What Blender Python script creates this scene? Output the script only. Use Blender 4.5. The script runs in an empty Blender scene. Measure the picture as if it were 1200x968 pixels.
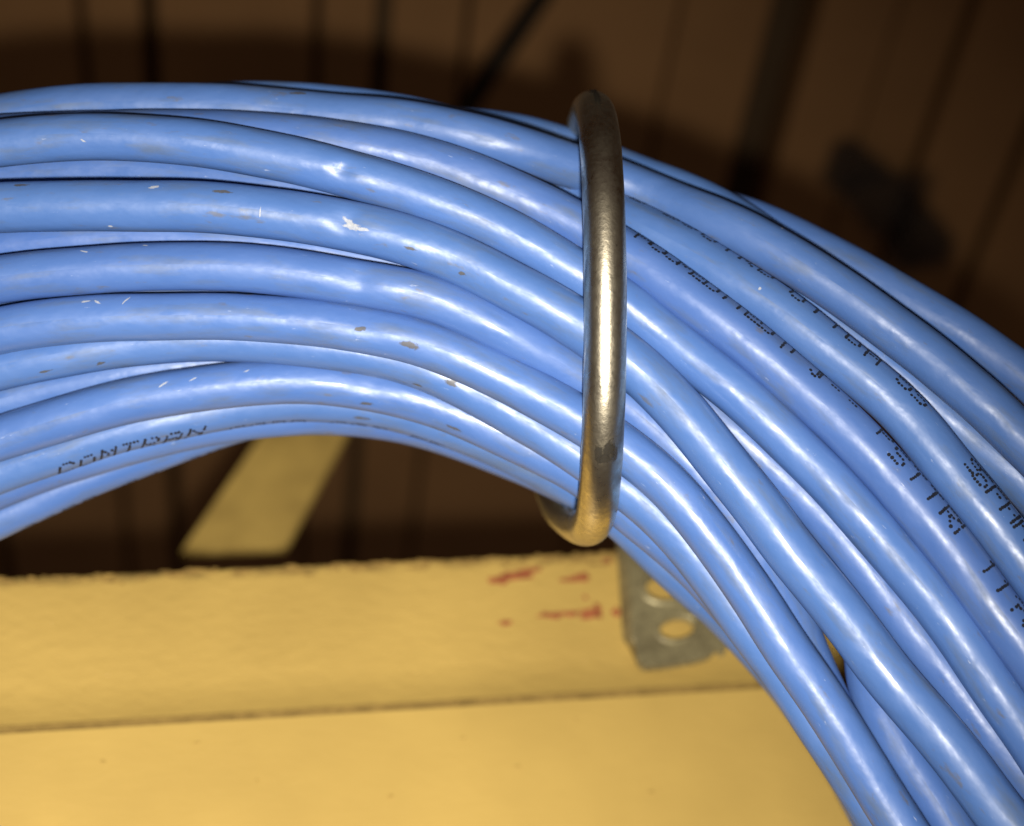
import bpy, bmesh, math, random
import numpy as np
from mathutils import Vector, Matrix

random.seed(4)
rng = np.random.default_rng(7)
sc = bpy.context.scene
COL = sc.collection

# ------------------------------------------------------------------ camera
FPX = 2000.0                      # focal length in photo pixels (photo 1200 x 968)
PITCH = math.radians(43.0)        # the picture is taken looking up under a roof deck
CAM = Vector((0.0, 0.0, 1.60))
RIGHT = Vector((1, 0, 0))
FWD = Vector((0, math.cos(PITCH), math.sin(PITCH)))
UP = Vector((0, -math.sin(PITCH), math.cos(PITCH)))
cam_d = bpy.data.cameras.new('camera')
cam_d.sensor_width = 36.0
cam_d.sensor_fit = 'HORIZONTAL'
cam_d.lens = 36.0 * FPX / 1200.0
cam_d.clip_start = 0.005
cam_d.clip_end = 50.0
cam_d.dof.use_dof = True
cam_d.dof.focus_distance = 0.196
cam_d.dof.aperture_fstop = 16.0
cam = bpy.data.objects.new('camera', cam_d)
COL.objects.link(cam)
cam.location = CAM
cam.rotation_euler = (math.radians(90.0) + PITCH, 0, 0)
sc.camera = cam

# ------------------------------------------------------------------ light
world = bpy.data.worlds.new('World')
sc.world = world
world.use_nodes = True
bg = world.node_tree.nodes['Background']
bg.inputs[0].default_value = (1.0, 0.76, 0.64, 1)
bg.inputs[1].default_value = 0.055

flash_d = bpy.data.lights.new('phone_flash', 'SPOT')
flash_d.spot_size = math.radians(68.0)
flash_d.spot_blend = 1.0
flash_d.energy = 4.3
flash_d.color = (1.0, 0.95, 0.86)
flash_d.shadow_soft_size = 0.0030
flash = bpy.data.objects.new('phone_flash', flash_d)
COL.objects.link(flash)
flash.location = CAM + RIGHT * 0.004 - UP * 0.010 + FWD * 0.002
flash.rotation_euler = (FWD - RIGHT * 0.15 - UP * 0.10).to_track_quat('-Z', 'Y').to_euler()

vs = sc.view_settings
vs.view_transform = 'Standard'
vs.look = 'None'
vs.exposure = 0.0
vs.gamma = 1.0
vs.use_curve_mapping = False

# ------------------------------------------------------------------ helpers
def W(x, y, z):
    """camera-frame metres (right, up, forward) to world"""
    return CAM + RIGHT * x + UP * y + FWD * z

def P(u, v, z):
    return W((u - 600.0) / FPX * z, -(v - 484.0) / FPX * z, z)

def link(name, me, parent=None, mats=()):
    o = bpy.data.objects.new(name, me)
    COL.objects.link(o)
    for m in mats:
        me.materials.append(m)
    if parent is not None:
        o.parent = parent
        o.matrix_parent_inverse = parent.matrix_world.inverted()
    return o

def empty(name, loc):
    o = bpy.data.objects.new(name, None)
    o.empty_display_size = 0.01
    COL.objects.link(o)
    o.matrix_world = Matrix.Translation(loc)
    return o

def tag(o, label, cat, group=None):
    o['label'] = label
    o['category'] = cat
    if group:
        o['group'] = group
    return o

def mesh_from(name, verts, faces, smooth=False):
    me = bpy.data.meshes.new(name)
    me.from_pydata([tuple(v) for v in verts], [], faces)
    me.update()
    if smooth:
        me.polygons.foreach_set('use_smooth', [True] * len(me.polygons))
    return me

# ------------------------------------------------------------------ materials
def new_mat(name):
    m = bpy.data.materials.new(name)
    m.use_nodes = True
    nt = m.node_tree
    b = nt.nodes['Principled BSDF']
    return m, nt, b

def node(nt, kind, **kw):
    n = nt.nodes.new(kind)
    for k, v in kw.items():
        setattr(n, k, v)
    return n

def ramp(nt, fac, stops):
    r = node(nt, 'ShaderNodeValToRGB')
    els = r.color_ramp.elements
    while len(els) < len(stops):
        els.new(0.5)
    for e, (p, c) in zip(els, stops):
        e.position = p
        e.color = c if len(c) == 4 else (*c, 1)
    nt.links.new(fac, r.inputs[0])
    return r

def noise(nt, vec, scale, detail=3.0, rough=0.5):
    n = node(nt, 'ShaderNodeTexNoise')
    n.inputs['Scale'].default_value = scale
    n.inputs['Detail'].default_value = detail
    n.inputs['Roughness'].default_value = rough
    if vec is not None:
        nt.links.new(vec, n.inputs['Vector'])
    return n

def mix(nt, fac, a, b):
    m = node(nt, 'ShaderNodeMix', data_type='RGBA')
    if hasattr(fac, 'links'):
        nt.links.new(fac, m.inputs[0])
    else:
        m.inputs[0].default_value = fac
    for sock, val in ((m.inputs[6], a), (m.inputs[7], b)):
        if hasattr(val, 'links'):
            nt.links.new(val, sock)
        else:
            sock.default_value = val if len(val) == 4 else (*val, 1)
    return m.outputs[2]

def mathn(nt, op, a, b=None):
    m = node(nt, 'ShaderNodeMath', operation=op)
    for i, val in enumerate((a, b)):
        if val is None:
            continue
        if hasattr(val, 'links'):
            nt.links.new(val, m.inputs[i])
        else:
            m.inputs[i].default_value = val
    return m.outputs[0]

def mapping(nt, src, scale=(1, 1, 1), loc=(0, 0, 0)):
    m = node(nt, 'ShaderNodeMapping')
    nt.links.new(src, m.inputs[0])
    m.inputs['Scale'].default_value = scale
    m.inputs['Location'].default_value = loc
    return m.outputs[0]

def bump(nt, height, strength, dist, bsdf):
    b = node(nt, 'ShaderNodeBump')
    b.inputs['Strength'].default_value = strength
    b.inputs['Distance'].default_value = dist
    nt.links.new(height, b.inputs['Height'])
    nt.links.new(b.outputs[0], bsdf.inputs['Normal'])

def cable_material():
    m, nt, b = new_mat('blue_pvc_jacket')
    uv = node(nt, 'ShaderNodeUVMap').outputs[0]          # u: cm along the cable, v: cm round it
    info = node(nt, 'ShaderNodeObjectInfo')
    offs = node(nt, 'ShaderNodeVectorMath', operation='ADD')
    comb = node(nt, 'ShaderNodeCombineXYZ')
    nt.links.new(mathn(nt, 'MULTIPLY', info.outputs['Random'], 37.0), comb.inputs[0])
    nt.links.new(mathn(nt, 'MULTIPLY', info.outputs['Random'], 91.0), comb.inputs[2])
    nt.links.new(uv, offs.inputs[0])
    nt.links.new(comb.outputs[0], offs.inputs[1])
    v = offs.outputs[0]
    tone = noise(nt, mapping(nt, v, (0.35, 1.2, 1)), 1.0, 3)
    base = ramp(nt, tone.outputs[0], [(0.30, (0.060, 0.132, 0.380)), (0.70, (0.080, 0.166, 0.430))]).outputs[0]
    vary = mix(nt, mathn(nt, 'MULTIPLY', info.outputs['Random'], 0.45), base, (0.058, 0.115, 0.315))
    other = mathn(nt, 'FRACT', mathn(nt, 'MULTIPLY', info.outputs['Random'], 17.3))
    vary = mix(nt, mathn(nt, 'MULTIPLY', other, 0.5), vary, (0.072, 0.162, 0.380))
    # grey handling grime, drawn out along the jacket
    gn = noise(nt, mapping(nt, v, (0.75, 3.2, 1)), 1.3, 6, 0.62)
    gm = ramp(nt, gn.outputs[0], [(0.52, (0, 0, 0)), (0.72, (1, 1, 1))]).outputs[0]
    col = mix(nt, mathn(nt, 'MULTIPLY', gm, 0.55), vary, (0.095, 0.115, 0.130))
    # small brown smudges
    dn = noise(nt, mapping(nt, v, (1.9, 5.0, 1), (3, 5, 1)), 1.25, 4, 0.6)
    dm = ramp(nt, dn.outputs[0], [(0.645, (0, 0, 0)), (0.74, (1, 1, 1))]).outputs[0]
    col = mix(nt, mathn(nt, 'MULTIPLY', dm, 0.55), col, (0.12, 0.10, 0.05))
    # pale rub marks
    sn = noise(nt, mapping(nt, v, (3.0, 11.0, 1), (9, 2, 4)), 1.6, 5, 0.7)
    sm = ramp(nt, sn.outputs[0], [(0.67, (0, 0, 0)), (0.75, (1, 1, 1))]).outputs[0]
    col = mix(nt, mathn(nt, 'MULTIPLY', sm, 0.45), col, (0.55, 0.60, 0.72))
    nt.links.new(col, b.inputs['Base Color'])
    rn = noise(nt, mapping(nt, v, (1.2, 2.5, 1), (1, 8, 2)), 1.6, 5, 0.6)
    rr = ramp(nt, rn.outputs[0], [(0.34, (0.30,) * 3), (0.66, (0.56,) * 3)]).outputs[0]
    nt.links.new(mathn(nt, 'ADD', rr, mathn(nt, 'MULTIPLY', gm, 0.12)), b.inputs['Roughness'])
    b.inputs['Specular IOR Level'].default_value = 0.62
    h1 = noise(nt, mapping(nt, v, (1.25, 1.7, 1)), 1.55, 3, 0.45)
    h2 = noise(nt, mapping(nt, v, (14, 16, 1)), 2.6, 3)
    hh = mathn(nt, 'ADD', h1.outputs[0], mathn(nt, 'MULTIPLY', h2.outputs[0], 0.014))
    bump(nt, hh, 0.50, 0.00042, b)
    return m

def ink_material():
    m, nt, b = new_mat('black_ink')
    b.inputs['Base Color'].default_value = (0.012, 0.013, 0.020, 1)
    b.inputs['Roughness'].default_value = 0.55
    b.inputs['Specular IOR Level'].default_value = 0.3
    return m

def scuff_or_shadow_material(name, c, strength, s1=3200, s2=2100):
    """worn, soiled or painted-shadow spot; the mesh attribute fade runs from 1 in the middle to 0 at its rim"""
    m, nt, b = new_mat(name)
    tc = node(nt, 'ShaderNodeTexCoord').outputs['Object']
    n = noise(nt, tc, s1, 4, 0.65)
    r = ramp(nt, n.outputs[0], [(0.3, tuple(x * 0.72 for x in c)), (0.7, c)])
    nt.links.new(r.outputs[0], b.inputs['Base Color'])
    b.inputs['Roughness'].default_value = 0.6
    at = node(nt, 'ShaderNodeAttribute', attribute_name='fade')
    n2 = noise(nt, tc, s2, 4, 0.7)
    v = mathn(nt, 'ADD', at.outputs['Fac'], mathn(nt, 'MULTIPLY', mathn(nt, 'SUBTRACT', n2.outputs[0], 0.5), 1.5))
    al = ramp(nt, v, [(0.22, (0, 0, 0)), (0.62, (strength,) * 3)]).outputs[0]
    nt.links.new(al, b.inputs['Alpha'])
    return m

def zinc_material(name, base, dark, rough, metallic):
    m, nt, b = new_mat(name)
    tc = node(nt, 'ShaderNodeTexCoord').outputs['Object']
    n1 = noise(nt, tc, 160, 5, 0.65)
    n2 = noise(nt, tc, 1400, 4, 0.7)
    f = mathn(nt, 'ADD', mathn(nt, 'MULTIPLY', n1.outputs[0], 0.6), mathn(nt, 'MULTIPLY', n2.outputs[0], 0.4))
    c = ramp(nt, f, [(0.36, dark), (0.60, base)]).outputs[0]
    sp = noise(nt, tc, 520, 5, 0.75)
    spots = ramp(nt, sp.outputs[0], [(0.66, (0, 0, 0)), (0.72, (1, 1, 1))]).outputs[0]
    c = mix(nt, mathn(nt, 'MULTIPLY', spots, 0.6), c, (0.06, 0.05, 0.035))
    nt.links.new(c, b.inputs['Base Color'])
    b.inputs['Metallic'].default_value = metallic
    rr = ramp(nt, f, [(0.35, (rough + 0.16,) * 3), (0.65, (rough - 0.05,) * 3)]).outputs[0]
    nt.links.new(rr, b.inputs['Roughness'])
    bump(nt, n2.outputs[0], 0.35, 0.00012, b)
    return m

def paint_material(name, grain, chips):
    """yellow gloss-worn steel paint; object space is metres in the face of the beam: x along, y up"""
    m, nt, b = new_mat(name)
    tc = node(nt, 'ShaderNodeTexCoord').outputs['Object']
    big = noise(nt, tc, 22, 4, 0.55)
    base = ramp(nt, big.outputs[0], [(0.28, (0.440, 0.290, 0.077)), (0.72, (0.560, 0.375, 0.101))]).outputs[0]
    fine = noise(nt, mapping(nt, tc, (0.55, 1, 1)), 620, 4, 0.6)
    if chips:
        sep = node(nt, 'ShaderNodeSeparateXYZ')
        nt.links.new(tc, sep.inputs[0])
        # grime settled along the top edge (y = 0 is the edge)
        edge = ramp(nt, mathn(nt, 'ADD', mathn(nt, 'MULTIPLY', sep.outputs[1], 200.0), 1.0),
                    [(0.45, (0, 0, 0)), (0.80, (1, 1, 1))]).outputs[0]
        en = noise(nt, mapping(nt, tc, (0.45, 1.3, 1)), 330, 5, 0.7)
        em = ramp(nt, en.outputs[0], [(0.42, (0, 0, 0)), (0.58, (1, 1, 1))]).outputs[0]
        base = mix(nt, mathn(nt, 'MULTIPLY', mathn(nt, 'MULTIPLY', edge, em), 0.85), base, (0.13, 0.085, 0.028))
    nt.links.new(base, b.inputs['Base Color'])
    b.inputs['Roughness'].default_value = 0.46
    b.inputs['Specular IOR Level'].default_value = 0.40
    lump = noise(nt, mapping(nt, tc, (0.5, 1, 1)), 190, 2)
    hh = mathn(nt, 'ADD', mathn(nt, 'MULTIPLY', fine.outputs[0], 0.9), mathn(nt, 'MULTIPLY', lump.outputs[0], 0.6))
    bump(nt, hh, grain, 0.0005, b)
    return m

def plain_material(name, c1, c2, scale, rough, spec=0.3, bumpd=0.0):
    m, nt, b = new_mat(name)
    tc = node(nt, 'ShaderNodeTexCoord').outputs['Object']
    n = noise(nt, tc, scale, 5, 0.6)
    nt.links.new(ramp(nt, n.outputs[0], [(0.3, c1), (0.7, c2)]).outputs[0], b.inputs['Base Color'])
    b.inputs['Roughness'].default_value = rough
    b.inputs['Specular IOR Level'].default_value = spec
    if bumpd:
        bump(nt, n.outputs[0], 0.5, bumpd, b)
    return m

M_CABLE = cable_material()
M_INK = ink_material()
M_SCUFF = scuff_or_shadow_material('scraped_jacket', (0.66, 0.68, 0.70), 0.58)
M_SHADOW = scuff_or_shadow_material('deck_shadow_tint', (0.020, 0.014, 0.010), 0.70, 30.0, 22.0)  # dark colour that paints a blurred shadow onto the deck
M_TARNISH = scuff_or_shadow_material('dark_tarnish', (0.022, 0.017, 0.010), 0.85)
M_DIRT = scuff_or_shadow_material('dried_brown_dirt', (0.12, 0.10, 0.055), 0.60)
M_RING = zinc_material('aged_zinc_wire', (0.72, 0.65, 0.50), (0.38, 0.33, 0.24), 0.27, 1.0)
M_CLIP = zinc_material('galvanised_strap', (0.40, 0.34, 0.18), (0.15, 0.12, 0.06), 0.45, 0.45)
M_UPPER = paint_material('yellow_paint_grainy', 0.42, True)
M_LOWER = paint_material('yellow_paint_smooth', 0.16, False)
M_RUST = plain_material('red_primer_and_rust', (0.18, 0.045, 0.016), (0.46, 0.15, 0.055), 900, 0.75)
M_GRIME = plain_material('dirt_in_the_joint', (0.17, 0.105, 0.026), (0.30, 0.19, 0.05), 420, 0.8)
M_EDGE2 = plain_material('faint_paint_spot', (0.36, 0.235, 0.06), (0.46, 0.30, 0.075), 700, 0.7)
M_EDGE = plain_material('brown_edge_dirt', (0.16, 0.095, 0.024), (0.38, 0.235, 0.06), 700, 0.85)
M_DARK = plain_material('blackened_rubber', (0.018, 0.013, 0.009), (0.040, 0.028, 0.018), 60, 0.85, 0.1)
M_BAR = plain_material('yellow_paint_dusty', (0.50, 0.33, 0.085), (0.74, 0.50, 0.13), 90, 0.7, 0.3, 0.0003)
M_DECK = plain_material('brown_deck_paint', (0.240, 0.122, 0.046), (0.305, 0.158, 0.060), 14, 0.75, 0.2, 0.0006)
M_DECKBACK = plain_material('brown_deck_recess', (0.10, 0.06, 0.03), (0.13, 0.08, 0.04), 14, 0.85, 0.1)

# ------------------------------------------------------------------ roof deck (setting)
DECK_H = 0.50                                   # metres above the camera
RDIR = Vector((-0.109, 0.994, 0.0)).normalized()     # the way the ribs run
RACR = Vector((RDIR.y, -RDIR.x, 0.0))                # across the ribs

def deck_across(u, v):
    """across-the-ribs coordinate of the deck point seen at a pixel"""
    d = (P(u, v, 1.0) - CAM)
    q = d * (DECK_H / d.z)
    return q.dot(RACR)

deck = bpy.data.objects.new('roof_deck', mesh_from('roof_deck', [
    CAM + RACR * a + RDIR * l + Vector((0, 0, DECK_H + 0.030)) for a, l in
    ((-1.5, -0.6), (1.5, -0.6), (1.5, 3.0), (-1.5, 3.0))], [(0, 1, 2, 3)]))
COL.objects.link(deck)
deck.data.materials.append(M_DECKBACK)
deck['kind'] = 'structure'
# grooves between the folded strips: (pixel u at v = 50, width in mm)
grooves = [(-440, 5), (-370, 2), (-100, 5), (-180, 2), (95, 2.2), (175, 5.5), (370, 2.2), (447, 5),
           (545, 1.6), (790, 1.2), (925, 16), (1045, 1.2), (1130, 1.6), (1250, 5), (1420, 3)]
grooves.sort()
strip_z = [0, 3, 0, 2, 0, 3, 0, 3, 1, 0, 4, 1, 5, 0, 3, 0]
edges = [(-1.45, -1.45)] + [(deck_across(u, 50) - w * 0.0005, deck_across(u, 50) + w * 0.0005) for u, w in grooves] + [(1.45, 1.45)]
for i in range(len(edges) - 1):
    a0, a1 = edges[i][1], edges[i + 1][0]
    z0 = DECK_H + strip_z[i % len(strip_z)] * 0.001
    r = 0.0018
    prof = [(a0, z0 + 0.026), (a0, z0 + r), (a0 + r * 0.3, z0 + r * 0.3), (a0 + r, z0),
            (a1 - r, z0), (a1 - r * 0.3, z0 + r * 0.3), (a1, z0 + r), (a1, z0 + 0.026)]
    vs_, fs_ = [], []
    for l in (-0.6, 3.0):
        vs_ += [CAM + RACR * a + RDIR * l + Vector((0, 0, z)) for a, z in prof]
    n = len(prof)
    for k in range(n):
        fs_.append((k, (k + 1) % n, n + (k + 1) % n, n + k))
    fs_ += [tuple(range(n))[::-1], tuple(range(n, 2 * n))]
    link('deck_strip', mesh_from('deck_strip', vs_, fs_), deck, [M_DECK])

# ------------------------------------------------------------------ steel beam below the cables
A_ = P(0, 675, 0.255)
B_ = P(720, 645, 0.284)                        # the beam runs away from the camera to the right
BX = (B_ - A_).normalized()                    # along the beam
BN = BX.cross(Vector((0, 0, 1))).normalized()  # out of the face
if BN.dot(CAM - A_) < 0:
    BN = -BN
BY = BN.cross(BX).normalized()                 # up the face
if BY.z < 0:
    BY = -BY
BM = Matrix((( BX.x, BY.x, BN.x, A_.x), (BX.y, BY.y, BN.y, A_.y), (BX.z, BY.z, BN.z, A_.z), (0, 0, 0, 1)))

def on_beam(u, v, off=0.0):
    """pixel to beam-face coordinates (along, up) on the plane lying off metres in front of the face"""
    d = P(u, v, 1.0) - CAM
    t = (A_ + BN * off - CAM).dot(BN) / d.dot(BN)
    q = CAM + d * t - A_
    return q.dot(BX), q.dot(BY)

beam = bpy.data.objects.new('steel_beam', None)
COL.objects.link(beam)
beam.matrix_world = BM
beam.empty_display_size = 0.01
tag(beam, 'yellow painted steel beam with chipped top edge running below the cables', 'beam')

def beam_plate(name, top_line, bot_line, front, back, rad, mat, seg=96, jitter=0.0, cove=0.0):
    """plate in beam space; lines are ((x0,y0),(x1,y1)); rounded front edges"""
    vs_, fs_ = [], []
    x0, x1 = -0.10, 0.26
    rows = None
    for i in range(seg + 1):
        x = x0 + (x1 - x0) * i / seg
        def yl(line):
            (ax, ay), (bx, by) = line
            return ay + (by - ay) * (x - ax) / (bx - ax)
        yt, yb = yl(top_line), yl(bot_line)
        yt += jitter * (0.6 * math.sin(x * 900) + rng.normal() * 0.8)
        prof = [(yt, back)]
        for k in range(6):
            a = math.pi / 2 * k / 5
            prof.append((yt - rad + rad * math.cos(a), front - rad + rad * math.sin(a)))
        if cove:
            for k in range(8):                    # rolled fillet swelling out towards the lower leg
                t = k / 7
                prof.append((yb + 0.0075 * (1 - t), front + cove * t ** 1.8))
        else:
            for k in range(6):
                a = math.pi / 2 * k / 5
                prof.append((yb + rad - rad * math.sin(a), front - rad + rad * math.cos(a)))
        prof.append((yb, back))
        rows = len(prof)
        vs_ += [(x, y, z) for y, z in prof]
    for i in range(seg):
        for k in range(rows):
            k2 = (k + 1) % rows
            fs_.append((i * rows + k, (i + 1) * rows + k, (i + 1) * rows + k2, i * rows + k2))
    fs_ += [tuple(range(rows)), tuple(seg * rows + k for k in reversed(range(rows)))]
    me = mesh_from(name, vs_, fs_, False)
    o = bpy.data.objects.new(name, me)
    COL.objects.link(o)
    me.materials.append(mat)
    o.parent = beam
    return o

top = (on_beam(0, 675), on_beam(720, 645))
gr1 = (on_beam(0, 860), on_beam(890, 807))
gr2 = (on_beam(0, 867), on_beam(890, 813))
bot = (on_beam(0, 1230), on_beam(890, 1230))
beam_plate('upper_leg', top, gr1, 0.0, -0.0045, 0.0010, M_UPPER, 360, 0.00008, 0.0015)
beam_plate('lower_leg', gr2, bot, 0.0015, -0.0045, 0.00005, M_LOWER)
beam_plate('joint_grime', (on_beam(0, 857), on_beam(890, 804)), (on_beam(0, 870), on_beam(890, 816)), 0.00146, -0.0040, 0.00002, M_GRIME)
# flaked paint: each chip a thin irregular patch of red primer
def chip(u, v, wpx, hpx, seed, mat=None, name='paint_chip', lift=0.0):
    r_ = random.Random(seed)
    cx, cy = on_beam(u, v)
    s = 0.28 / FPX
    n = 22
    pts = []
    for k in range(n):
        a = 2 * math.pi * k / n
        j = r_.uniform(0.55, 1.25)
        pts.append((cx + math.cos(a) * wpx / 2 * s * j, cy + math.sin(a) * hpx / 2 * s * j))
    vs_ = [(cx, cy, lift + 0.00016)] + [(x, y, lift + 0.00005) for x, y in pts]
    fs_ = [(0, 1 + k, 1 + (k + 1) % n) for k in range(n)]
    me = mesh_from(name, vs_, fs_)
    me.materials.append(mat or M_RUST)
    o = bpy.data.objects.new(name, me); COL.objects.link(o); o.parent = beam

for i, (u, v, w, h) in enumerate([(600, 676, 44, 9), (614, 672, 22, 10), (585, 681, 22, 7), (626, 668, 16, 6),
                                  (676, 678, 22, 7), (684, 676, 11, 9), (663, 680, 14, 4), (648, 721, 32, 6),
                                  (668, 719, 22, 6), (692, 720, 26, 10), (700, 714, 9, 14), (592, 730, 16, 5),
                                  (722, 718, 10, 9), (686, 700, 6, 4), (712, 657, 11, 6)]):
    chip(u, v, w * 1.15, h * 1.6, 100 + i)

# grime and flaking in specks along the top edge
for i in range(190):
    u = random.uniform(-20, 728) if i % 3 else random.uniform(380, 728)
    v = 675 - u * 30 / 720 + abs(random.gauss(3.0, 4.5)) + 2
    chip(u, v, random.uniform(5, 22), random.uniform(2.0, 5.0), 500 + i, M_EDGE, 'dirt_speck')
for i in range(26):
    chip(random.uniform(60, 700), random.uniform(690, 800), random.uniform(2, 5), random.uniform(1.5, 3.5), 700 + i, M_UPPER, 'paint_nib')

for i, (u, v) in enumerate([(300, 922), (604, 905), (672, 850), (120, 900), (455, 940), (760, 935), (230, 878), (540, 872)]):
    chip(u, v, random.uniform(4, 9), random.uniform(3, 6), 760 + i, M_EDGE2, 'faint_spot', 0.0016)

# ------------------------------------------------------------------ perforated strap clip on the beam
clip = bpy.data.objects.new('strap_bracket', None)
COL.objects.link(clip)
clip.matrix_world = BM @ Matrix.Translation((*on_beam(790, 775), 0))
clip.empty_display_size = 0.01
tag(clip, 'dull galvanised strap bracket with two oval holes fixed to the yellow beam', 'bracket')
CI = clip.matrix_world.inverted() @ BM

def ellipse_px(u, v, ru, rv, rot, off, n=28):
    c, s = math.cos(rot), math.sin(rot)
    return [on_beam(u + ru * math.cos(a) * c + rv * math.sin(a) * s, v - ru * math.cos(a) * s + rv * math.sin(a) * c, off)
            for a in [2 * math.pi * k / n for k in range(n)]]

OFF = 0.0032
TH = 0.0011
outer = [on_beam(u, v, OFF) for u, v in
         ((742, 330), (742, 700), (743, 745), (745, 762), (748, 774), (753, 780), (760, 782), (783, 780), (812, 775), (828, 771),
          (836, 766), (840, 760), (843, 763), (848, 766), (851, 762), (851, 740), (851, 330))]
holes = [ellipse_px(781, 688, 24, 16, 0.05, OFF), ellipse_px(794, 736, 21, 13.5, 0.18, OFF), ellipse_px(770, 400, 9, 9, 0, OFF)]
bm = bmesh.new()
edges_ = []
for loop in [outer] + holes:
    vv = [bm.verts.new((x, y, OFF)) for x, y in loop]
    edges_ += [bm.edges.new((vv[k], vv[(k + 1) % len(vv)])) for k in range(len(vv))]
bmesh.ops.triangle_fill(bm, edges=edges_, use_beauty=True)
bmesh.ops.recalc_face_normals(bm, faces=bm.faces)
ext = bmesh.ops.extrude_face_region(bm, geom=list(bm.faces))
bmesh.ops.translate(bm, verts=[g for g in ext['geom'] if isinstance(g, bmesh.types.BMVert)], vec=(0, 0, -TH))
bmesh.ops.recalc_face_normals(bm, faces=bm.faces)
bm.transform(CI)
me = bpy.data.meshes.new('perforated_plate'); bm.to_mesh(me); bm.free()
me.materials.append(M_CLIP)
plate = bpy.data.objects.new('perforated_plate', me); COL.objects.link(plate); plate.parent = clip
# bent side of the strap
def side_profile(v):
    xl = {330: 722, 640: 723, 700: 727, 748: 730, 757: 737, 778: 747}[v]
    return xl
vs_, fs_ = [], []
lv = [330, 640, 700, 748, 757, 778]
for v in lv:
    xl = side_profile(v)
    xr = 742 if v < 760 else 749
    a = on_beam(xl, v, 0.0004)
    b_ = on_beam((xl * 0.35 + xr * 0.65), v, OFF * 0.62)
    c = on_beam(xr + 2, v, OFF - 0.0001)
    for (x, y), z in ((a, 0.0004), (b_, OFF * 0.78), (c, OFF + 0.00005), (c, OFF - TH), (a, 0.0004 - 0.0002)):
        vs_.append((x, y, z))
k5 = 5
for i in range(len(lv) - 1):
    for k in range(k5):
        k2 = (k + 1) % k5
        fs_.append((i * k5 + k, i * k5 + k2, (i + 1) * k5 + k2, (i + 1) * k5 + k))
fs_ += [tuple(range(k5))[::-1], tuple((len(lv) - 1) * k5 + k for k in range(k5))]
me = mesh_from('bent_side', vs_, fs_, True)
me.transform(CI)
me.materials.append(M_CLIP)
o = bpy.data.objects.new('bent_side', me); COL.objects.link(o); o.parent = clip
# rolled rims round the holes
for (u, v, ru, rv, rot) in ((781, 688, 24, 16, 0.05), (794, 736, 21, 13.5, 0.18)):
    n = 36
    i0 = ellipse_px(u, v, ru, rv, rot, OFF, n)
    cx = sum(p[0] for p in i0) / n; cy = sum(p[1] for p in i0) / n
    vs_, fs_ = [], []
    for (x, y) in i0:
        dx, dy = x - cx, y - cy
        for sc_, z in ((0.99, OFF - TH * 0.6), (1.0, OFF + 0.00025), (1.12, OFF + 0.00040), (1.30, OFF + 0.00015), (1.36, OFF - 0.0002)):
            vs_.append((cx + dx * sc_, cy + dy * sc_, z))
    for k in range(n):
        for j in range(4):
            k2 = (k + 1) % n
            fs_.append((k * 5 + j, k * 5 + j + 1, k2 * 5 + j + 1, k2 * 5 + j))
    me = mesh_from('hole_rim', vs_, fs_, True)
    me.transform(CI)
    me.materials.append(M_CLIP)
    o = bpy.data.objects.new('hole_rim', me); COL.objects.link(o); o.parent = plate

# ------------------------------------------------------------------ joist web bar behind
def slab(name, corners, thick, mat):
    """corners: four world points, clockwise from the camera; thickened away from the camera, edges bevelled"""
    c = [Vector(p) for p in corners]
    nrm = (c[1] - c[0]).cross(c[3] - c[0]).normalized()
    if nrm.dot(CAM - c[0]) > 0:
        nrm = -nrm
    cen = sum(c, Vector()) / 4
    bm = bmesh.new()
    f = [bm.verts.new(p - cen) for p in c]
    k = [bm.verts.new(p - cen + nrm * thick) for p in c]
    bm.faces.new(f); bm.faces.new(k[::-1])
    for i in range(4):
        bm.faces.new((f[i], k[i], k[(i + 1) % 4], f[(i + 1) % 4]))
    bmesh.ops.recalc_face_normals(bm, faces=bm.faces)
    bmesh.ops.bevel(bm, geom=list(bm.edges), offset=thick * 0.06, segments=3, affect='EDGES', profile=0.5)
    me = bpy.data.meshes.new(name); bm.to_mesh(me); bm.free()
    me.materials.append(mat)
    o = bpy.data.objects.new(name, me); COL.objects.link(o)
    o.location = cen
    return o

web = slab('joist_web_bar', [P(212, 646, 0.365), P(334, 640, 0.365), P(533, 270, 0.47), P(470, 270, 0.47)], 0.002, M_BAR)
tag(web, 'blurred yellow flat web bar slanting up behind the cable bundle', 'bar')

def round_bar(name, pts, r, mat, n=14):
    """smooth round bar through world points"""
    p = [Vector(q) for q in pts]
    vs_, fs_ = [], []
    cen = sum(p, Vector()) / len(p)
    for i, q in enumerate(p):
        t = (p[min(i + 1, len(p) - 1)] - p[max(i - 1, 0)]).normalized()
        f = FWD - t * FWD.dot(t); f.normalize()
        g = t.cross(f)
        for k in range(n):
            a = 2 * math.pi * k / n
            vs_.append(q - cen + (f * math.cos(a) + g * math.sin(a)) * r[i])
    for i in range(len(p) - 1):
        for k in range(n):
            k2 = (k + 1) % n
            fs_.append((i * n + k, (i + 1) * n + k, (i + 1) * n + k2, i * n + k2))
    fs_ += [tuple(range(n))[::-1], tuple((len(p) - 1) * n + k for k in range(n))]
    me = mesh_from(name, vs_, fs_, True)
    me.materials.append(mat)
    o = bpy.data.objects.new(name, me); COL.objects.link(o); o.location = cen
    return o

rod = round_bar('brace_rod', [P(670, -60, 0.57), P(632, 0, 0.56), P(556, 112, 0.53), P(490, 215, 0.50)], [0.0034] * 4, M_DARK)
tag(rod, 'thin dark brace rod slanting across the roof deck above the bundle', 'rod')
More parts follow.
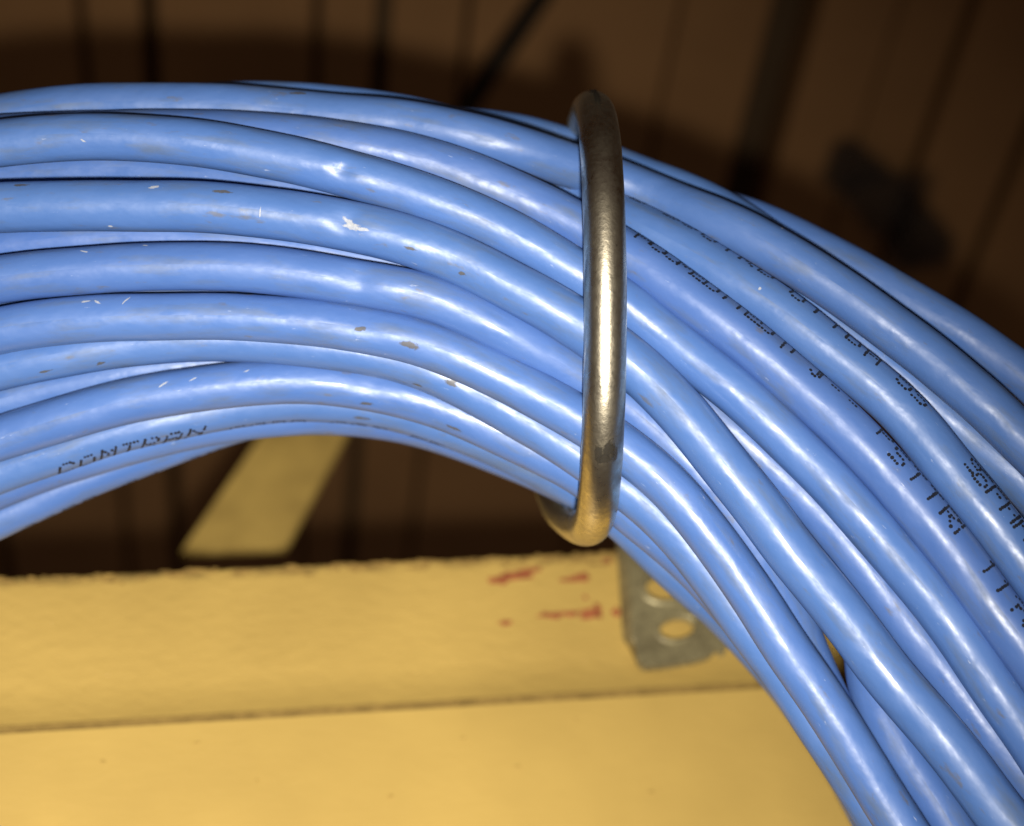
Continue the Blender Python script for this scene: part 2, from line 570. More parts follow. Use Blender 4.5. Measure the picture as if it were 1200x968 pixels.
# blurred shadow on the deck, painted as dark patches with soft rims
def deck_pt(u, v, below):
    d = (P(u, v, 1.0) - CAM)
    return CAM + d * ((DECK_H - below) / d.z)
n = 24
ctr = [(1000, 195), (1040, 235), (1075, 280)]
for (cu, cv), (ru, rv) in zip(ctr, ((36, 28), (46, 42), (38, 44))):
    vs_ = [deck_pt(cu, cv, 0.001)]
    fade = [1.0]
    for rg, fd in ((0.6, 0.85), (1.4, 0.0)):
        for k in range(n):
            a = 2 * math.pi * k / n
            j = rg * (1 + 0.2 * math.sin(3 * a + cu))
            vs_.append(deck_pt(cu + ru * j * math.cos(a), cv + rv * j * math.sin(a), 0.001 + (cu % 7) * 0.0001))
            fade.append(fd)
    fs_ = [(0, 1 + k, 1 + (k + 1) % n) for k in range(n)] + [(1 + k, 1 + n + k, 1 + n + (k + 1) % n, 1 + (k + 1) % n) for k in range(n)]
    me = mesh_from('painted_shadow', vs_, fs_, True)
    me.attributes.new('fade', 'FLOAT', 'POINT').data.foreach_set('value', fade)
    link('painted_shadow', me, deck, [M_SHADOW])

# ------------------------------------------------------------------ the cables
# control points in photo pixels; k = depth in mm behind the front layer (positive is farther)
Z0 = 0.200
R0 = 2.80
def cab(key, label, pts, k, r=R0):
    return dict(key=key, label=label, pts=pts, k=k, r=r)

CABLES = [
 cab('T', 'blue cable peeping out above the bundle outline left of the ring',
     [(-150, 165), (0, 152), (100, 142), (175, 129), (250, 120), (350, 122), (450, 133), (545, 156), (650, 202), (740, 244), (900, 325), (1050, 436), (1120, 496), (1200, 566), (1330, 700)],
     [12] * 8 + [11, 10, 9, 8.5, 8.5, 8.5, 8.5]),
 cab('T1', 'blue cable rising behind the top of the ring along the bundle outline',
     [(-150, 190), (0, 180), (200, 160), (350, 150), (450, 148), (546, 150), (610, 158), (670, 174), (740, 204), (800, 226), (850, 250), (924, 302), (1000, 370), (1150, 520), (1300, 680)], 12.5),
 cab('T2', 'outermost blue cable at the upper right edge, behind all the others',
     [(-150, 210), (100, 190), (400, 185), (600, 195), (740, 222), (840, 246), (900, 266), (1003, 317), (1107, 379), (1200, 442), (1330, 540)], 17),
 cab('A', 'uppermost front blue cable of the bundle, with a long pale highlight left of the ring',
     [(-150, 168), (-60, 150), (0, 138), (60, 129), (120, 125), (175, 124), (260, 126), (350, 132), (430, 139), (500, 149), (600, 172), (670, 194), (740, 219), (800, 242), (850, 263), (900, 287), (1003, 353), (1078, 409), (1148, 469), (1200, 519), (1330, 655)], 6),
 cab('A2', 'blue cable emerging under the ring, second from the top there, printed along its upper side',
     [(-150, 200), (0, 185), (300, 170), (500, 182), (600, 205), (670, 228), (740, 260), (800, 293), (866, 335), (900, 355), (954, 394), (1024, 452), (1053, 478), (1098, 528), (1148, 589), (1189, 641), (1300, 788)],
     [9, 9, 9, 9, 8.5, 7, 4.5] + [3.2] * 10, 2.9),
 cab('B', 'blue cable from under the top cable at left, printed in black right of the ring',
     [(-150, 172), (0, 162), (120, 158), (200, 157), (280, 158), (350, 162), (420, 172), (500, 189), (600, 227), (670, 260), (740, 302), (800, 344), (868, 395), (900, 420), (962, 475), (1024, 537), (1086, 608), (1124, 655), (1170, 720), (1200, 758), (1310, 915)],
     [3.4] * 8 + [2.8, 2.2, 1.4] + [0.8] * 10, 2.9),
 cab('Z6', 'blue cable showing only as a narrow pale strip at the lower right edge',
     [(-150, 200), (0, 175), (350, 195), (500, 238), (600, 278), (670, 318), (740, 372), (850, 470), (960, 566), (1060, 680), (1110, 737), (1160, 810), (1200, 872), (1300, 1024)], 8.5),
 cab('C', 'blue cable with a small dent in its bright highlight left of the ring',
     [(-150, 190), (-60, 176), (0, 168), (60, 162), (100, 160), (175, 162), (250, 171), (350, 189), (430, 209), (500, 231), (600, 274), (670, 316), (740, 362), (800, 411), (868, 465), (920, 512), (974, 566), (1053, 655), (1098, 710), (1145, 776), (1190, 842), (1300, 1010)], 0.8),
 cab('K', 'blue cable sunk between neighbours at left and emerging right of the ring',
     [(-150, 222), (0, 204), (90, 200), (175, 201), (250, 208), (350, 221), (430, 238), (500, 260), (600, 308), (670, 350), (740, 404), (800, 455), (860, 505), (932, 570), (1012, 661), (1094, 767), (1177, 877), (1286, 1022)],
     [6.5] * 9 + [5.5, 4.5] + [3.4] * 7),
 cab('D', 'thick blue cable with a ragged white scrape left of the ring',
     [(-150, 260), (-60, 248), (0, 243), (90, 240), (175, 241), (250, 244), (350, 255), (430, 269), (500, 288), (600, 334), (670, 374), (740, 426), (800, 484), (860, 560), (918, 634), (1015, 758), (1110, 873), (1180, 962), (1278, 1096)], -0.4, 3.0),
 cab('L', 'blue cable deep under the scraped one, a narrow strip at lower right',
     [(-150, 315), (0, 290), (90, 281), (175, 278), (260, 281), (350, 290), (430, 304), (500, 322), (600, 368), (670, 410), (740, 458), (820, 518), (900, 598), (982, 690), (1018, 739), (1014, 785), (1038, 850), (1083, 920), (1116, 972), (1190, 1090)], 6.2),
 cab('E', 'blue cable with a pinched kink left of the ring, dipping under right of it',
     [(-150, 360), (-60, 340), (0, 328), (90, 317), (175, 312), (260, 312), (350, 319), (430, 331), (500, 347), (600, 393), (670, 432), (740, 480), (800, 532), (860, 603), (902, 668), (931, 727), (952, 784), (990, 860), (1045, 950), (1115, 1060)],
     [0.0] * 9 + [0.6, 1.6, 3.0, 4.5, 6, 6, 6, 6, 6, 6, 6]),
 cab('Z4', 'blue cable seen as a pale hairline below the kinked cable at left',
     [(-150, 400), (0, 360), (90, 346), (175, 341), (260, 342), (350, 347), (430, 360), (500, 382), (600, 430), (670, 470), (740, 520), (841, 645), (924, 775), (1000, 890), (1100, 1060)], 8.0),
 cab('F', 'blue cable with brown dirt specks left of the ring, broad right of its bottom',
     [(-150, 425), (-60, 400), (0, 386), (90, 375), (175, 371), (260, 371), (350, 376), (430, 386), (500, 403), (600, 446), (670, 485), (740, 530), (790, 576), (841, 640), (884, 700), (924, 762), (964, 821), (1000, 877), (1057, 968), (1125, 1080)],
     [0.6] * 10 + [1.0, 1.6, 1.6, 1.6, 1.6, 1.6, 1.6, 1.6, 1.6, 1.6]),
 cab('G', 'half hidden blue cable just below the dirt-specked one',
     [(-150, 475), (-60, 447), (0, 431), (90, 412), (175, 400), (260, 396), (350, 401), (430, 413), (500, 432), (600, 482), (670, 524), (740, 575), (790, 620), (840, 680), (884, 740), (930, 805), (975, 872), (1040, 975), (1110, 1090)], 4.6),
 cab('G0', 'blue cable sunk back between two cables at the lower left edge',
     [(-150, 520), (0, 471), (90, 448), (175, 432), (260, 426), (350, 426), (430, 438), (500, 462), (600, 512), (670, 550), (740, 586), (841, 690), (924, 795), (1000, 900), (1100, 1060)], 9.5),
 cab('H', 'blue cable below the sunken one at left, thin and bright under the ring',
     [(-150, 575), (-60, 535), (0, 513), (90, 486), (175, 466), (260, 452), (350, 446), (420, 452), (500, 470), (600, 514), (670, 548), (736, 597), (812, 661), (853, 704), (900, 758), (942, 812), (985, 882), (1035, 968), (1100, 1080)], 7.6),
 cab('I', 'blue cable with slanted black lettering along its underside at the lower left',
     [(-150, 628), (-60, 578), (0, 552), (90, 519), (175, 496), (260, 478), (350, 470), (420, 473), (500, 489), (600, 530), (670, 566), (727, 606), (800, 676), (850, 722), (900, 775), (945, 832), (990, 900), (1035, 985), (1100, 1100)], 10.8),
 cab('I2', 'blue cable forming the lower outline of the bundle next to the ring',
     [(-150, 650), (-60, 598), (0, 572), (90, 537), (175, 513), (260, 494), (350, 485), (420, 486), (500, 501), (600, 538), (670, 570), (740, 612), (850, 712), (950, 832), (1040, 985), (1100, 1100)], 14.5),
 cab('J', 'lowest blue cable at the left edge, with worn black print on its underside',
     [(-150, 690), (-60, 634), (0, 604), (60, 577), (120, 550), (175, 530), (230, 508), (300, 488), (400, 482), (500, 496), (600, 532), (670, 560), (740, 600), (850, 700), (950, 825), (1040, 980), (1100, 1090)], 17.5),
]

def catmull(pts, step=14.0):
    pts = [np.array(p, float) for p in pts]
    ext = [2 * pts[0] - pts[1]] + pts + [2 * pts[-1] - pts[-2]]
    out = []
    for i in range(1, len(ext) - 2):
        p0, p1, p2, p3 = ext[i - 1:i + 3]
        t = [0.0]
        for a, b_ in ((p0, p1), (p1, p2), (p2, p3)):
            t.append(t[-1] + max(np.linalg.norm((b_ - a)[:2]), 1e-3) ** 0.5)
        n = max(2, int(np.linalg.norm((p2 - p1)[:2]) / step) + 1)
        for s in np.linspace(t[1], t[2], n, endpoint=False):
            A1 = (t[1] - s) / (t[1] - t[0]) * p0 + (s - t[0]) / (t[1] - t[0]) * p1
            A2 = (t[2] - s) / (t[2] - t[1]) * p1 + (s - t[1]) / (t[2] - t[1]) * p2
            A3 = (t[3] - s) / (t[3] - t[2]) * p2 + (s - t[2]) / (t[3] - t[2]) * p3
            B1 = (t[2] - s) / (t[2] - t[0]) * A1 + (s - t[0]) / (t[2] - t[0]) * A2
            B2 = (t[3] - s) / (t[3] - t[1]) * A2 + (s - t[1]) / (t[3] - t[1]) * A3
            out.append((t[2] - s) / (t[2] - t[1]) * B1 + (s - t[1]) / (t[2] - t[1]) * B2)
    out.append(pts[-1])
    return np.array(out)

def resample(a, step):
    d = np.concatenate([[0], np.cumsum(np.linalg.norm(np.diff(a[:, :2], axis=0), axis=1))])
    n = int(d[-1] / step) + 1
    s = np.linspace(0, d[-1], n)
    return np.stack([np.interp(s, d, a[:, k]) for k in range(a.shape[1])], 1)

def gauss(a, sigma):
    rad = int(sigma * 3) + 1
    ker = np.exp(-0.5 * (np.arange(-rad, rad + 1) / sigma) ** 2)
    ker /= ker.sum()
    out = np.empty_like(a)
    for k in range(a.shape[1]):
        x = a[:, k]
        pad = np.concatenate([2 * x[0] - x[rad:0:-1], x, 2 * x[-1] - x[-2:-rad - 2:-1]])
        out[:, k] = np.convolve(pad, ker, 'valid')
    return out

def tilt(u):
    """the bundle swings towards the camera right of the ring (metres)"""
    t = np.clip((u - 690.0) / 510.0, 0, 1.3)
    return -0.0100 * t * t

STEP = 10.0
for c in CABLES:
    ks = c['k'] if isinstance(c['k'], list) else [c['k']] * len(c['pts'])
    a = catmull([(u, v, k) for (u, v), k in zip(c['pts'], ks)])
    a = resample(a, STEP)
    c['s'] = gauss(a, 2.2)
# settle the cables against each other: depth only, so that no jacket cuts into another
base = np.concatenate([c['s'] for c in CABLES])
cid = np.concatenate([np.full(len(c['s']), i) for i, c in enumerate(CABLES)])
rad = np.concatenate([np.full(len(c['s']), c['r']) for c in CABLES]) * Z0 / (Z0 + tilt(base[:, 0]))
mm = base[:, :2] / 10.0
ii, jj = [], []
for i0 in range(0, len(mm), 400):
    d = np.linalg.norm(mm[i0:i0 + 400, None] - mm[None], axis=2)
    a, b_ = np.nonzero((d < (rad[i0:i0 + 400, None] + rad[None]) * 0.985) & (cid[i0:i0 + 400, None] < cid[None]))
    ii.append(a + i0); jj.append(b_)
ii = np.concatenate(ii); jj = np.concatenate(jj)
need = np.sqrt(np.maximum(((rad[ii] + rad[jj]) * 0.985) ** 2 - np.sum((mm[ii] - mm[jj]) ** 2, 1), 0))
sgn = np.where(base[jj, 2] >= base[ii, 2], 1.0, -1.0)
need *= np.clip(np.abs(base[jj, 2] - base[ii, 2]) / 1.3, 0, 1)       # neighbours that change places may just touch
z = base[:, 2].copy()
starts = np.nonzero(np.concatenate([[True], cid[1:] != cid[:-1]]))[0]
bounds = list(starts) + [len(z)]
for it in range(160):
    gap = need - sgn * (z[jj] - z[ii])
    push = np.maximum(gap, 0) * 0.5
    pos = np.zeros_like(z); neg = np.zeros_like(z)
    np.maximum.at(pos, np.where(sgn > 0, jj, ii), push)        # the farther one goes back
    np.maximum.at(neg, np.where(sgn > 0, ii, jj), push)        # the nearer one comes forward a little
    z += pos
    dz = z - base[:, 2]
    for s, e in zip(bounds[:-1], bounds[1:]):
        q = dz[s:e]
        m_ = q.copy()
        m_[1:-1] = 0.5 * q[1:-1] + 0.25 * (q[:-2] + q[2:])
        dz[s:e] = m_
    if it < 120:
        dz *= 0.995
    z = base[:, 2] + dz
for c, s, e in zip(CABLES, bounds[:-1], bounds[1:]):
    c['s'][:, 2] = z[s:e]
    c['s'][:, 2:] = gauss(c['s'][:, 2:], 3.0)
    c['s'] = gauss(c['s'], 1.5)

NSEG = 28
class Tube:
    """centre line, frames (front = towards the camera, up = up in the picture) and surface points of a cable"""
    def __init__(self, c, idx):
        a = resample(c['s'], 4.0)
        n = len(a)
        self.px = a
        zc = Z0 + a[:, 2] * 0.001 + tilt(a[:, 0])
        xc = (a[:, 0] - 600) / FPX * zc
        yc = -(a[:, 1] - 484) / FPX * zc
        p = np.stack([xc, yc, zc], 1)
        lrng = np.random.default_rng(50 + idx)
        wob = gauss(lrng.normal(size=(n, 3)), 9.0)
        p += wob / wob.std() * 0.00009
        self.c = p
        t = np.gradient(p, axis=0)
        t /= np.linalg.norm(t, axis=1)[:, None]
        f = np.array([0, 0, -1.0]) - t * (t @ np.array([0, 0, -1.0]))[:, None]
        f /= np.linalg.norm(f, axis=1)[:, None]
        u = np.cross(t, f)
        flip = u[:, 1] < 0
        u[flip] *= -1
        self.t, self.f, self.u = t, f, u
        self.len = np.concatenate([[0], np.cumsum(np.linalg.norm(np.diff(p, axis=0), axis=1))])
        rr = gauss(lrng.normal(size=(n, 1)), 14.0)[:, 0]
        self.r = c['r'] * 0.001 * (1 + rr / rr.std() * 0.012)
        self.dents = []
    def at_u(self, u):
        return int(np.argmin(np.abs(self.px[:, 0] - u)))
    def radius(self, i, th):
        r = self.r[i]
        for (k, a, dep, ss, sa) in self.dents:
            da = (th - a + math.pi) % (2 * math.pi) - math.pi
            r *= 1 - dep * math.exp(-((self.len[i] - self.len[k]) / ss) ** 2 - (da / sa) ** 2)
        return r
    def point(self, s, th, off=0.0):
        """world point at arc length s (m) and angle th (0 faces the camera, + towards picture top)"""
        i = int(np.clip(np.searchsorted(self.len, s) - 1, 0, len(self.len) - 2))
        w = (s - self.len[i]) / (self.len[i + 1] - self.len[i])
        c = self.c[i] * (1 - w) + self.c[i + 1] * w
        f = self.f[i] * (1 - w) + self.f[i + 1] * w
        u = self.u[i] * (1 - w) + self.u[i + 1] * w
        r = self.radius(i, th) * (1 - w) + self.radius(i + 1, th) * w + off
        q = c + r * (math.cos(th) * f + math.sin(th) * u)
        return W(*q)

DENTS = {   # key: (u, angle deg, depth, length m, angular width rad)
 'C': [(404, 2, 0.14, 0.0012, 0.30), (380, -25, 0.05, 0.004, 0.8), (310, 20, 0.03, 0.006, 0.9)],
 'D': [(408, 5, 0.18, 0.0016, 0.5), (470, 20, 0.05, 0.005, 0.7), (540, -15, 0.06, 0.004, 0.6), (585, 5, -0.03, 0.004, 0.6), (800, 20, 0.05, 0.006, 0.7), (765, -10, -0.03, 0.004, 0.7)],
 'E': [(420, 5, 0.17, 0.0022, 0.8), (390, -10, -0.03, 0.004, 0.8)],
 'F': [(425, 20, 0.13, 0.003, 0.7), (600, 10, 0.04, 0.004, 0.5), (870, 0, 0.04, 0.003, 0.6), (800, 5, 0.03, 0.004, 0.6)],
 'A': [(480, 5, 0.05, 0.003, 0.6), (570, 0, 0.04, 0.003, 0.5), (250, 0, 0.04, 0.004, 0.6)],
 'B': [(560, 5, 0.06, 0.003, 0.5), (600, 0, 0.05, 0.003, 0.5), (520, 0, 0.04, 0.003, 0.5), (860, 0, 0.04, 0.003, 0.6)],
 'A2': [(1075, 0, 0.05, 0.005, 0.6)],
 'H': [(430, 10, 0.14, 0.0025, 0.8)],
 'K': [(1060, 10, 0.05, 0.004, 0.6), (940, 10, 0.04, 0.004, 0.6)],
}

def build_cable(idx, c):
    T = Tube(c, idx)
    T.dents = [(T.at_u(u), math.radians(a), d, s, w) for u, a, d, s, w in DENTS.get(c['key'], [])]
    n = len(T.c)
    th = np.arange(NSEG) / NSEG * 2 * math.pi
    R = np.repeat(T.r[:, None], NSEG, 1)
    for (k, a, dep, ss, sa) in T.dents:
        da = (th - a + math.pi) % (2 * math.pi) - math.pi
        R *= 1 - dep * np.exp(-((T.len - T.len[k]) / ss) ** 2)[:, None] * np.exp(-(da / sa) ** 2)[None]
    q = T.c[:, None] + R[..., None] * (np.cos(th)[None, :, None] * T.f[:, None] + np.sin(th)[None, :, None] * T.u[:, None])
    q = q.reshape(-1, 3)
    basis = np.array([RIGHT, UP, FWD])
    mid = T.c[n // 2] @ basis + np.array(CAM)
    wv = q @ basis + np.array(CAM) - mid
    faces, uvs = [], []
    for i in range(n - 1):
        for k in range(NSEG):
            k2 = (k + 1) % NSEG
            faces.append((i * NSEG + k, (i + 1) * NSEG + k, (i + 1) * NSEG + k2, i * NSEG + k2))
            a0, a1 = k / NSEG * 1.76, (k + 1) / NSEG * 1.76
            s0, s1 = T.len[i] * 100, T.len[i + 1] * 100
            uvs += [s0, a0, s1, a0, s1, a1, s0, a1]
    nq = len(faces)
    faces += [tuple(range(NSEG)), tuple((n - 1) * NSEG + k for k in reversed(range(NSEG)))]
    uvs += [0.0] * (2 * 2 * NSEG)
    me = bpy.data.meshes.new('data_cable')
    me.from_pydata(wv.tolist(), [], faces)
    uvl = me.uv_layers.new(name='UVMap')
    uvl.data.foreach_set('uv', uvs)
    me.polygons.foreach_set('use_smooth', [True] * nq + [False, False])
    me.update()
    bm = bmesh.new(); bm.from_mesh(me)
    bmesh.ops.recalc_face_normals(bm, faces=bm.faces)
    bm.to_mesh(me); bm.free()
    me.materials.append(M_CABLE)
    o = bpy.data.objects.new('data_cable', me)
    COL.objects.link(o)
    o.matrix_world = Matrix.Translation(Vector(mid))
    tag(o, c['label'], 'cable', 'blue data cables in the bundle')
    c['T'], c['obj'], c['mid'] = T, o, Vector(mid)

for i, c in enumerate(CABLES):
    build_cable(i, c)
BY_KEY = {c['key']: c for c in CABLES}

# ------------------------------------------------------------------ ink-jet lettering (dot matrix)
FONT = {
 'A': '01110 10001 10001 11111 10001 10001 10001', 'B': '11110 10001 10001 11110 10001 10001 11110',
 'C': '01110 10001 10000 10000 10000 10001 01110', 'D': '11110 10001 10001 10001 10001 10001 11110',
 'E': '11111 10000 10000 11110 10000 10000 11111', 'F': '11111 10000 10000 11110 10000 10000 10000',
 'H': '10001 10001 10001 11111 10001 10001 10001', 'I': '00100 00100 00100 00100 00100 00100 00100',
 'J': '00111 00010 00010 00010 00010 10010 01100', 'L': '10000 10000 10000 10000 10000 10000 11111',
 'M': '10001 11011 10101 10101 10001 10001 10001', 'N': '10001 11001 10101 10011 10001 10001 10001',
 'O': '01110 10001 10001 10001 10001 10001 01110', 'P': '11110 10001 10001 11110 10000 10000 10000',
 'R': '11110 10001 10001 11110 10100 10010 10001', 'S': '01111 10000 10000 01110 00001 00001 11110',
 'T': '11111 00100 00100 00100 00100 00100 00100', 'U': '10001 10001 10001 10001 10001 10001 01110',
 'V': '10001 10001 10001 10001 10001 01010 00100', '1': '00100 01100 00100 00100 00100 00100 00100',
 '2': '01110 10001 00001 00110 01000 10000 11111', '4': '00010 00110 01010 10010 11111 00010 00010',
 '5': '11111 10000 11110 00001 00001 10001 01110', '8': '01110 10001 10001 01110 10001 10001 01110',
 '-': '00000 00000 00000 01110 00000 00000 00000', '?': '01110 10001 00001 00110 00100 00000 00100', ' ': '00000 ' * 7,
}

def lettering(key, runs, vpitch=0.34, hpitch=0.44, dot=0.205, shear=0.0):
    """runs: (text, start u, angle of the letters' foot in degrees, advance factor)"""
    c = BY_KEY[key]
    T = c['T']
    vs_, fs_ = [], []
    lr = random.Random(len(key) + 11)
    rmm = c['r']
    for text, u0, foot, adv in runs:
        s = T.len[T.at_u(u0)] * 1000.0
        for ch in text:
            rows = FONT[ch].split()
            for ry, row in enumerate(rows[:7]):
                h = (6 - ry) * vpitch
                for cx, bit in enumerate(row):
                    if bit != '1' or lr.random() < 0.03:
                        continue
                    ss = s + cx * hpitch + shear * h + lr.uniform(-0.04, 0.04)
                    hh = h + lr.uniform(-0.04, 0.04)
                    th = math.radians(foot) + hh / rmm
                    d = dot * lr.uniform(0.82, 1.12)
                    b0 = len(vs_)
                    for k in range(7):
                        a = 2 * math.pi * k / 7
                        vs_.append(T.point((ss + d * math.cos(a)) * 0.001, th + d * 1.12 * math.sin(a) / rmm, 0.000018 + lr.random() * 0.000004) - c['mid'])
                    fs_.append(tuple(range(b0, b0 + 7)))
            s += hpitch * 6.2 * adv
    me = mesh_from('printed_lettering', vs_, fs_)
    me.materials.append(M_INK)
    o = bpy.data.objects.new('printed_lettering', me)
    COL.objects.link(o)
    o.parent = c['obj']
    o['label'] = 'black ink-jet lettering printed on the blue jacket'
    o['kind'] = 'stuff'                           # dots too small to pick apart

lettering('I', [('COMTRAN', 60, -86, 1.0), ('CORP CAT 5E', 258, -112, 1.0)], shear=0.45)
lettering('J', [('CORP 24 CM', 10, -118, 1.05)], shear=0.45)
lettering('B', [('ACCREDITED T I', 736, 47, 0.72), ('I J-- P', 898, 38, 0.95), ('S8', 1188, 22, 0.9)], vpitch=0.31)
lettering('B', [('STTR', 1030, 22, 1.0), ('1 11?J', 1102, 20, 0.92)], vpitch=0.36, hpitch=0.46, dot=0.225)
lettering('A2', [('D S5', 735, 62, 0.9), ('OTRD', 812, 55, 1.0), ('OTTD', 912, 46, 1.0), ('A 5S', 1000, 38, 0.85), ('S', 1118, 24, 0.8)], vpitch=0.31)
lettering('A2', [('SFHA 1H8', 1130, 20, 0.85)], vpitch=0.36, hpitch=0.46, dot=0.225)
lettering('K', [('4 5E 1CM', 520, 20, 1.0)])

# ------------------------------------------------------------------ scrapes and dirt with a shape of their own
def patch(key, u, ang, lmm, wmm, seed, mat, name, rot=0.0, rough=0.5):
    c = BY_KEY[key]
    T = c['T']
    s0 = T.len[T.at_u(u)] * 1000
    r_ = random.Random(seed)
    n = 16
    vs_ = [T.point(s0 * 0.001, math.radians(ang), 0.00003) - c['mid']]
    fade = [1.0]
    js = [1 + rough * r_.uniform(-1, 1) for _ in range(n)]
    js = [(js[k - 1] + 2 * js[k] + js[(k + 1) % n]) / 4 for k in range(n)]
    for ring_, fd in ((0.55, 0.75), (1.25, 0.0)):
        for k in range(n):
            a = 2 * math.pi * k / n
            x = math.cos(a) * lmm / 2 * js[k] * ring_
            y = math.sin(a) * wmm / 2 * js[k] * ring_
            xr = x * math.cos(rot) - y * math.sin(rot)
            yr = x * math.sin(rot) + y * math.cos(rot)
            vs_.append(T.point((s0 + xr) * 0.001, math.radians(ang) + yr / c['r'], 0.00003) - c['mid'])
            fade.append(fd)
    fs_ = [(0, 1 + k, 1 + (k + 1) % n) for k in range(n)]
    fs_ += [(1 + k, 1 + n + k, 1 + n + (k + 1) % n, 1 + (k + 1) % n) for k in range(n)]
    me = mesh_from(name, vs_, fs_, True)
    at = me.attributes.new('fade', 'FLOAT', 'POINT')
    at.data.foreach_set('value', fade)
    me.materials.append(mat)
    o = bpy.data.objects.new(name, me)
    COL.objects.link(o)
    o.parent = c['obj']

for i, a in enumerate([('D', 411, 4, 0.9, 2.0, 0.9), ('D', 417, -4, 2.2, 0.9, 0.1), ('D', 426, -6, 1.8, 0.7, 0.0),
                       ('C', 402, 8, 0.25, 1.0, 0.1), ('C', 105, -18, 0.9, 0.28, -0.6), ('D', 186, 40, 1.2, 0.4, 0.2),
                       ('D', 132, -58, 0.6, 0.35, 0.0), ('D', 310, -4, 0.2, 1.3, 0.0), ('E', 105, 45, 1.0, 0.3, -0.4),
                       ('E', 175, 55, 0.7, 0.22, -0.3), ('F', 110, 42, 1.3, 0.3, 0.1), ('F', 122, 38, 1.0, 0.3, -0.6),
                       ('F', 152, 40, 1.2, 0.24, 1.0), ('H', 196, 22, 1.4, 0.3, 0.4), ('H', 230, 25, 1.4, 0.26, 0.4),
                       ('H', 290, 30, 1.0, 0.2, 0.4), ('A2', 890, 10, 0.5, 0.4, 0.3), ('A', 905, 62, 0.4, 0.25, 0.1)]):
    patch(a[0], a[1], a[2], a[3], a[4], 300 + i, M_SCUFF, 'scrape_mark', a[5], 0.55)
for i, a in enumerate([('F', 484, -14, 2.2, 0.8, 0.1), ('F', 425, -2, 1.4, 0.6, 0.2), ('D', 485, -20, 1.4, 0.4, 0.1),
                       ('G', 530, -8, 1.3, 0.7, 0.1), ('G', 500, -52, 1.4, 0.4, 0.1), ('H', 430, -45, 1.8, 0.5, 0.1),
                       ('H', 540, -40, 2.4, 0.5, 0.0), ('I', 425, -40, 2.6, 0.4, 0.0), ('D', 550, -30, 0.9, 0.5, 0.2),
                       ('G', 55, -40, 1.6, 0.4, 0.1), ('G', 118, -45, 1.4, 0.4, 0.1), ('A', 350, 48, 2.4, 0.5, 0.1),
                       ('D', 260, 34, 2.6, 0.5, 0.0), ('D', 30, 50, 2.0, 0.5, 0.0)]):
    patch(a[0], a[1], a[2], a[3], a[4], 400 + i, M_DIRT, 'dirt_speck', a[5], 0.5)

# ------------------------------------------------------------------ bridle ring
RC = 0.0272
ZC = 0.2217
YC = 0.01195
RCY = 0.0268
WR = 0.00245
XS = [(0, 10.7), (45, 10.4), (90, 9.8), (135, 9.3), (180, 7.6), (215, 5.2), (240, 5.6), (258, 7.8), (275, 9.6), (300, 10.3), (360, 10.7)]
def ring_pt(deg):
    x = np.interp(deg % 360, [a for a, _ in XS], [b_ for _, b_ in XS]) * 0.001
    a = math.radians(deg)
    ca, sa = math.cos(a), math.sin(a)
    p = 2.0 / 2.5                              # a little squarer than a circle
    return np.array([x, YC + RCY * math.copysign(abs(sa) ** p, sa), ZC - RC * math.copysign(abs(ca) ** p, ca)])

ringo = empty('bridle_ring', W(*ring_pt(270)))
tag(ringo, 'worn zinc steel bridle ring clasping the bundle of blue cables', 'ring')

def tube_mesh(name, pts, rads, closed, nseg=28):
    pts = np.array(pts)
    n = len(pts)
    if closed:
        t = np.roll(pts, -1, 0) - np.roll(pts, 1, 0)
    else:
        t = np.gradient(pts, axis=0)
    t /= np.linalg.norm(t, axis=1)[:, None]
    ref = np.array([1.0, 0, 0])
    f = ref - t * (t @ ref)[:, None]
    f /= np.linalg.norm(f, axis=1)[:, None]
    g = np.cross(t, f)
    vs_, fs_ = [], []
    for i in range(n):
        for k in range(nseg):
            a = 2 * math.pi * k / nseg
            vs_.append(W(*(pts[i] + rads[i] * (math.cos(a) * f[i] + math.sin(a) * g[i]))))
    for i in range(n if closed else n - 1):
        i2 = (i + 1) % n
        for k in range(nseg):
            k2 = (k + 1) % nseg
            fs_.append((i * nseg + k, i2 * nseg + k, i2 * nseg + k2, i * nseg + k2))
    if not closed:
        fs_ += [tuple(range(nseg)), tuple((n - 1) * nseg + k for k in reversed(range(nseg)))]
    me = mesh_from(name, [v - ringo.location for v in vs_], fs_, True)
    bm = bmesh.new(); bm.from_mesh(me); bmesh.ops.recalc_face_normals(bm, faces=bm.faces); bm.to_mesh(me); bm.free()
    return me

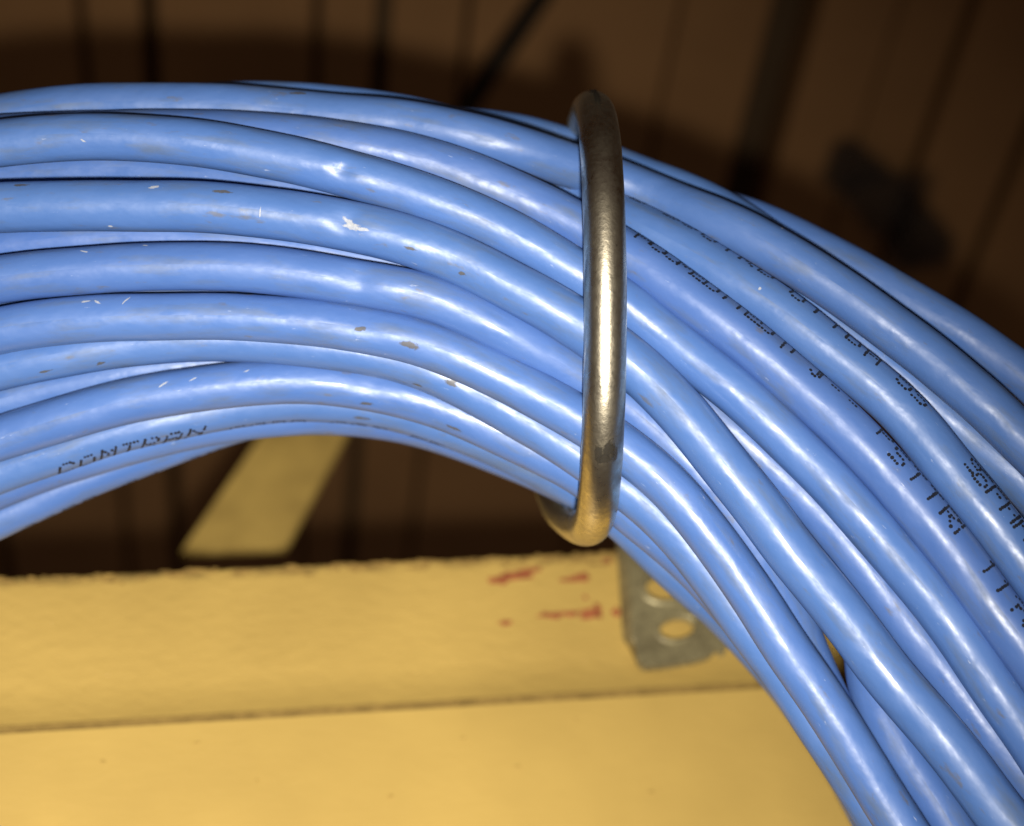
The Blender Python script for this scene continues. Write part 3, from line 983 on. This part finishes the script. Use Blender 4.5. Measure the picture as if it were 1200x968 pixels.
NR = 240
rp = gauss(np.array([ring_pt(360.0 * k / NR) for k in range(-30, NR + 30)]), 5)[30:-30]
me = tube_mesh('wire_loop', rp, [WR * (1 + 0.006 * math.sin(k * 0.5)) for k in range(NR)], True)
me.materials.append(M_RING)
o = bpy.data.objects.new('wire_loop', me); COL.objects.link(o); o.parent = ringo
loop = o
def ring_surface(deg, th, off):
    """point on the wire: deg round the ring (0 front, 90 top), th round the wire (0 outward from the ring)"""
    p = ring_pt(deg)
    a = math.radians(deg)
    out = np.array([0, math.sin(a), -math.cos(a)])
    side = np.array([1.0, 0, 0])
    return W(*(p + (WR + off) * (math.cos(th) * out + math.sin(th) * side))) - ringo.location
for i, (deg, th, ld, wa, mat) in enumerate([(-29, 0.25, 2.2, 0.28, M_TARNISH), (-30, -0.25, 2.6, 0.22, M_TARNISH), (-31.5, 0.05, 1.5, 0.40, M_TARNISH), (-30.5, 0.6, 3, 0.16, M_TARNISH),
                                            (62, 0.0, 7, 0.16, M_TARNISH), (66, -0.1, 3, 0.2, M_TARNISH)]):
    r_ = random.Random(900 + i)
    n = 14
    js = [r_.uniform(0.6, 1.4) for _ in range(n)]
    vs_ = [ring_surface(deg, th, 0.00004)]
    fade = [1.0]
    for rg, fd in ((0.55, 0.75), (1.2, 0.0)):
        for k in range(n):
            a = 2 * math.pi * k / n
            vs_.append(ring_surface(deg + ld * rg * js[k] * math.cos(a), th + wa * rg * js[k] * math.sin(a), 0.00004))
            fade.append(fd)
    fs_ = [(0, 1 + k, 1 + (k + 1) % n) for k in range(n)] + [(1 + k, 1 + n + k, 1 + n + (k + 1) % n, 1 + (k + 1) % n) for k in range(n)]
    me = mesh_from('wear_mark', vs_, fs_, True)
    me.attributes.new('fade', 'FLOAT', 'POINT').data.foreach_set('value', fade)
    me.materials.append(mat)
    w = bpy.data.objects.new('wear_mark', me); COL.objects.link(w); w.parent = loop
# threaded shank from the back of the ring to the strap
b0 = ring_pt(180)
end_w = BM @ Vector((*on_beam(770, 400, OFF), OFF + 0.004))
e = end_w - CAM
e = np.array([e.dot(RIGHT), e.dot(UP), e.dot(FWD)])
sp = np.array([b0 + (e - b0) * (k / 160) + np.array([0, 0, 0.012]) * math.sin(math.pi * k / 160) for k in range(161)])
me = tube_mesh('threaded_shank', sp, [WR * (0.97 if k < 90 else (0.97 - 0.07 * (k % 2))) for k in range(161)], False, 20)
me.materials.append(M_RING)
o = bpy.data.objects.new('threaded_shank', me); COL.objects.link(o); o.parent = ringo
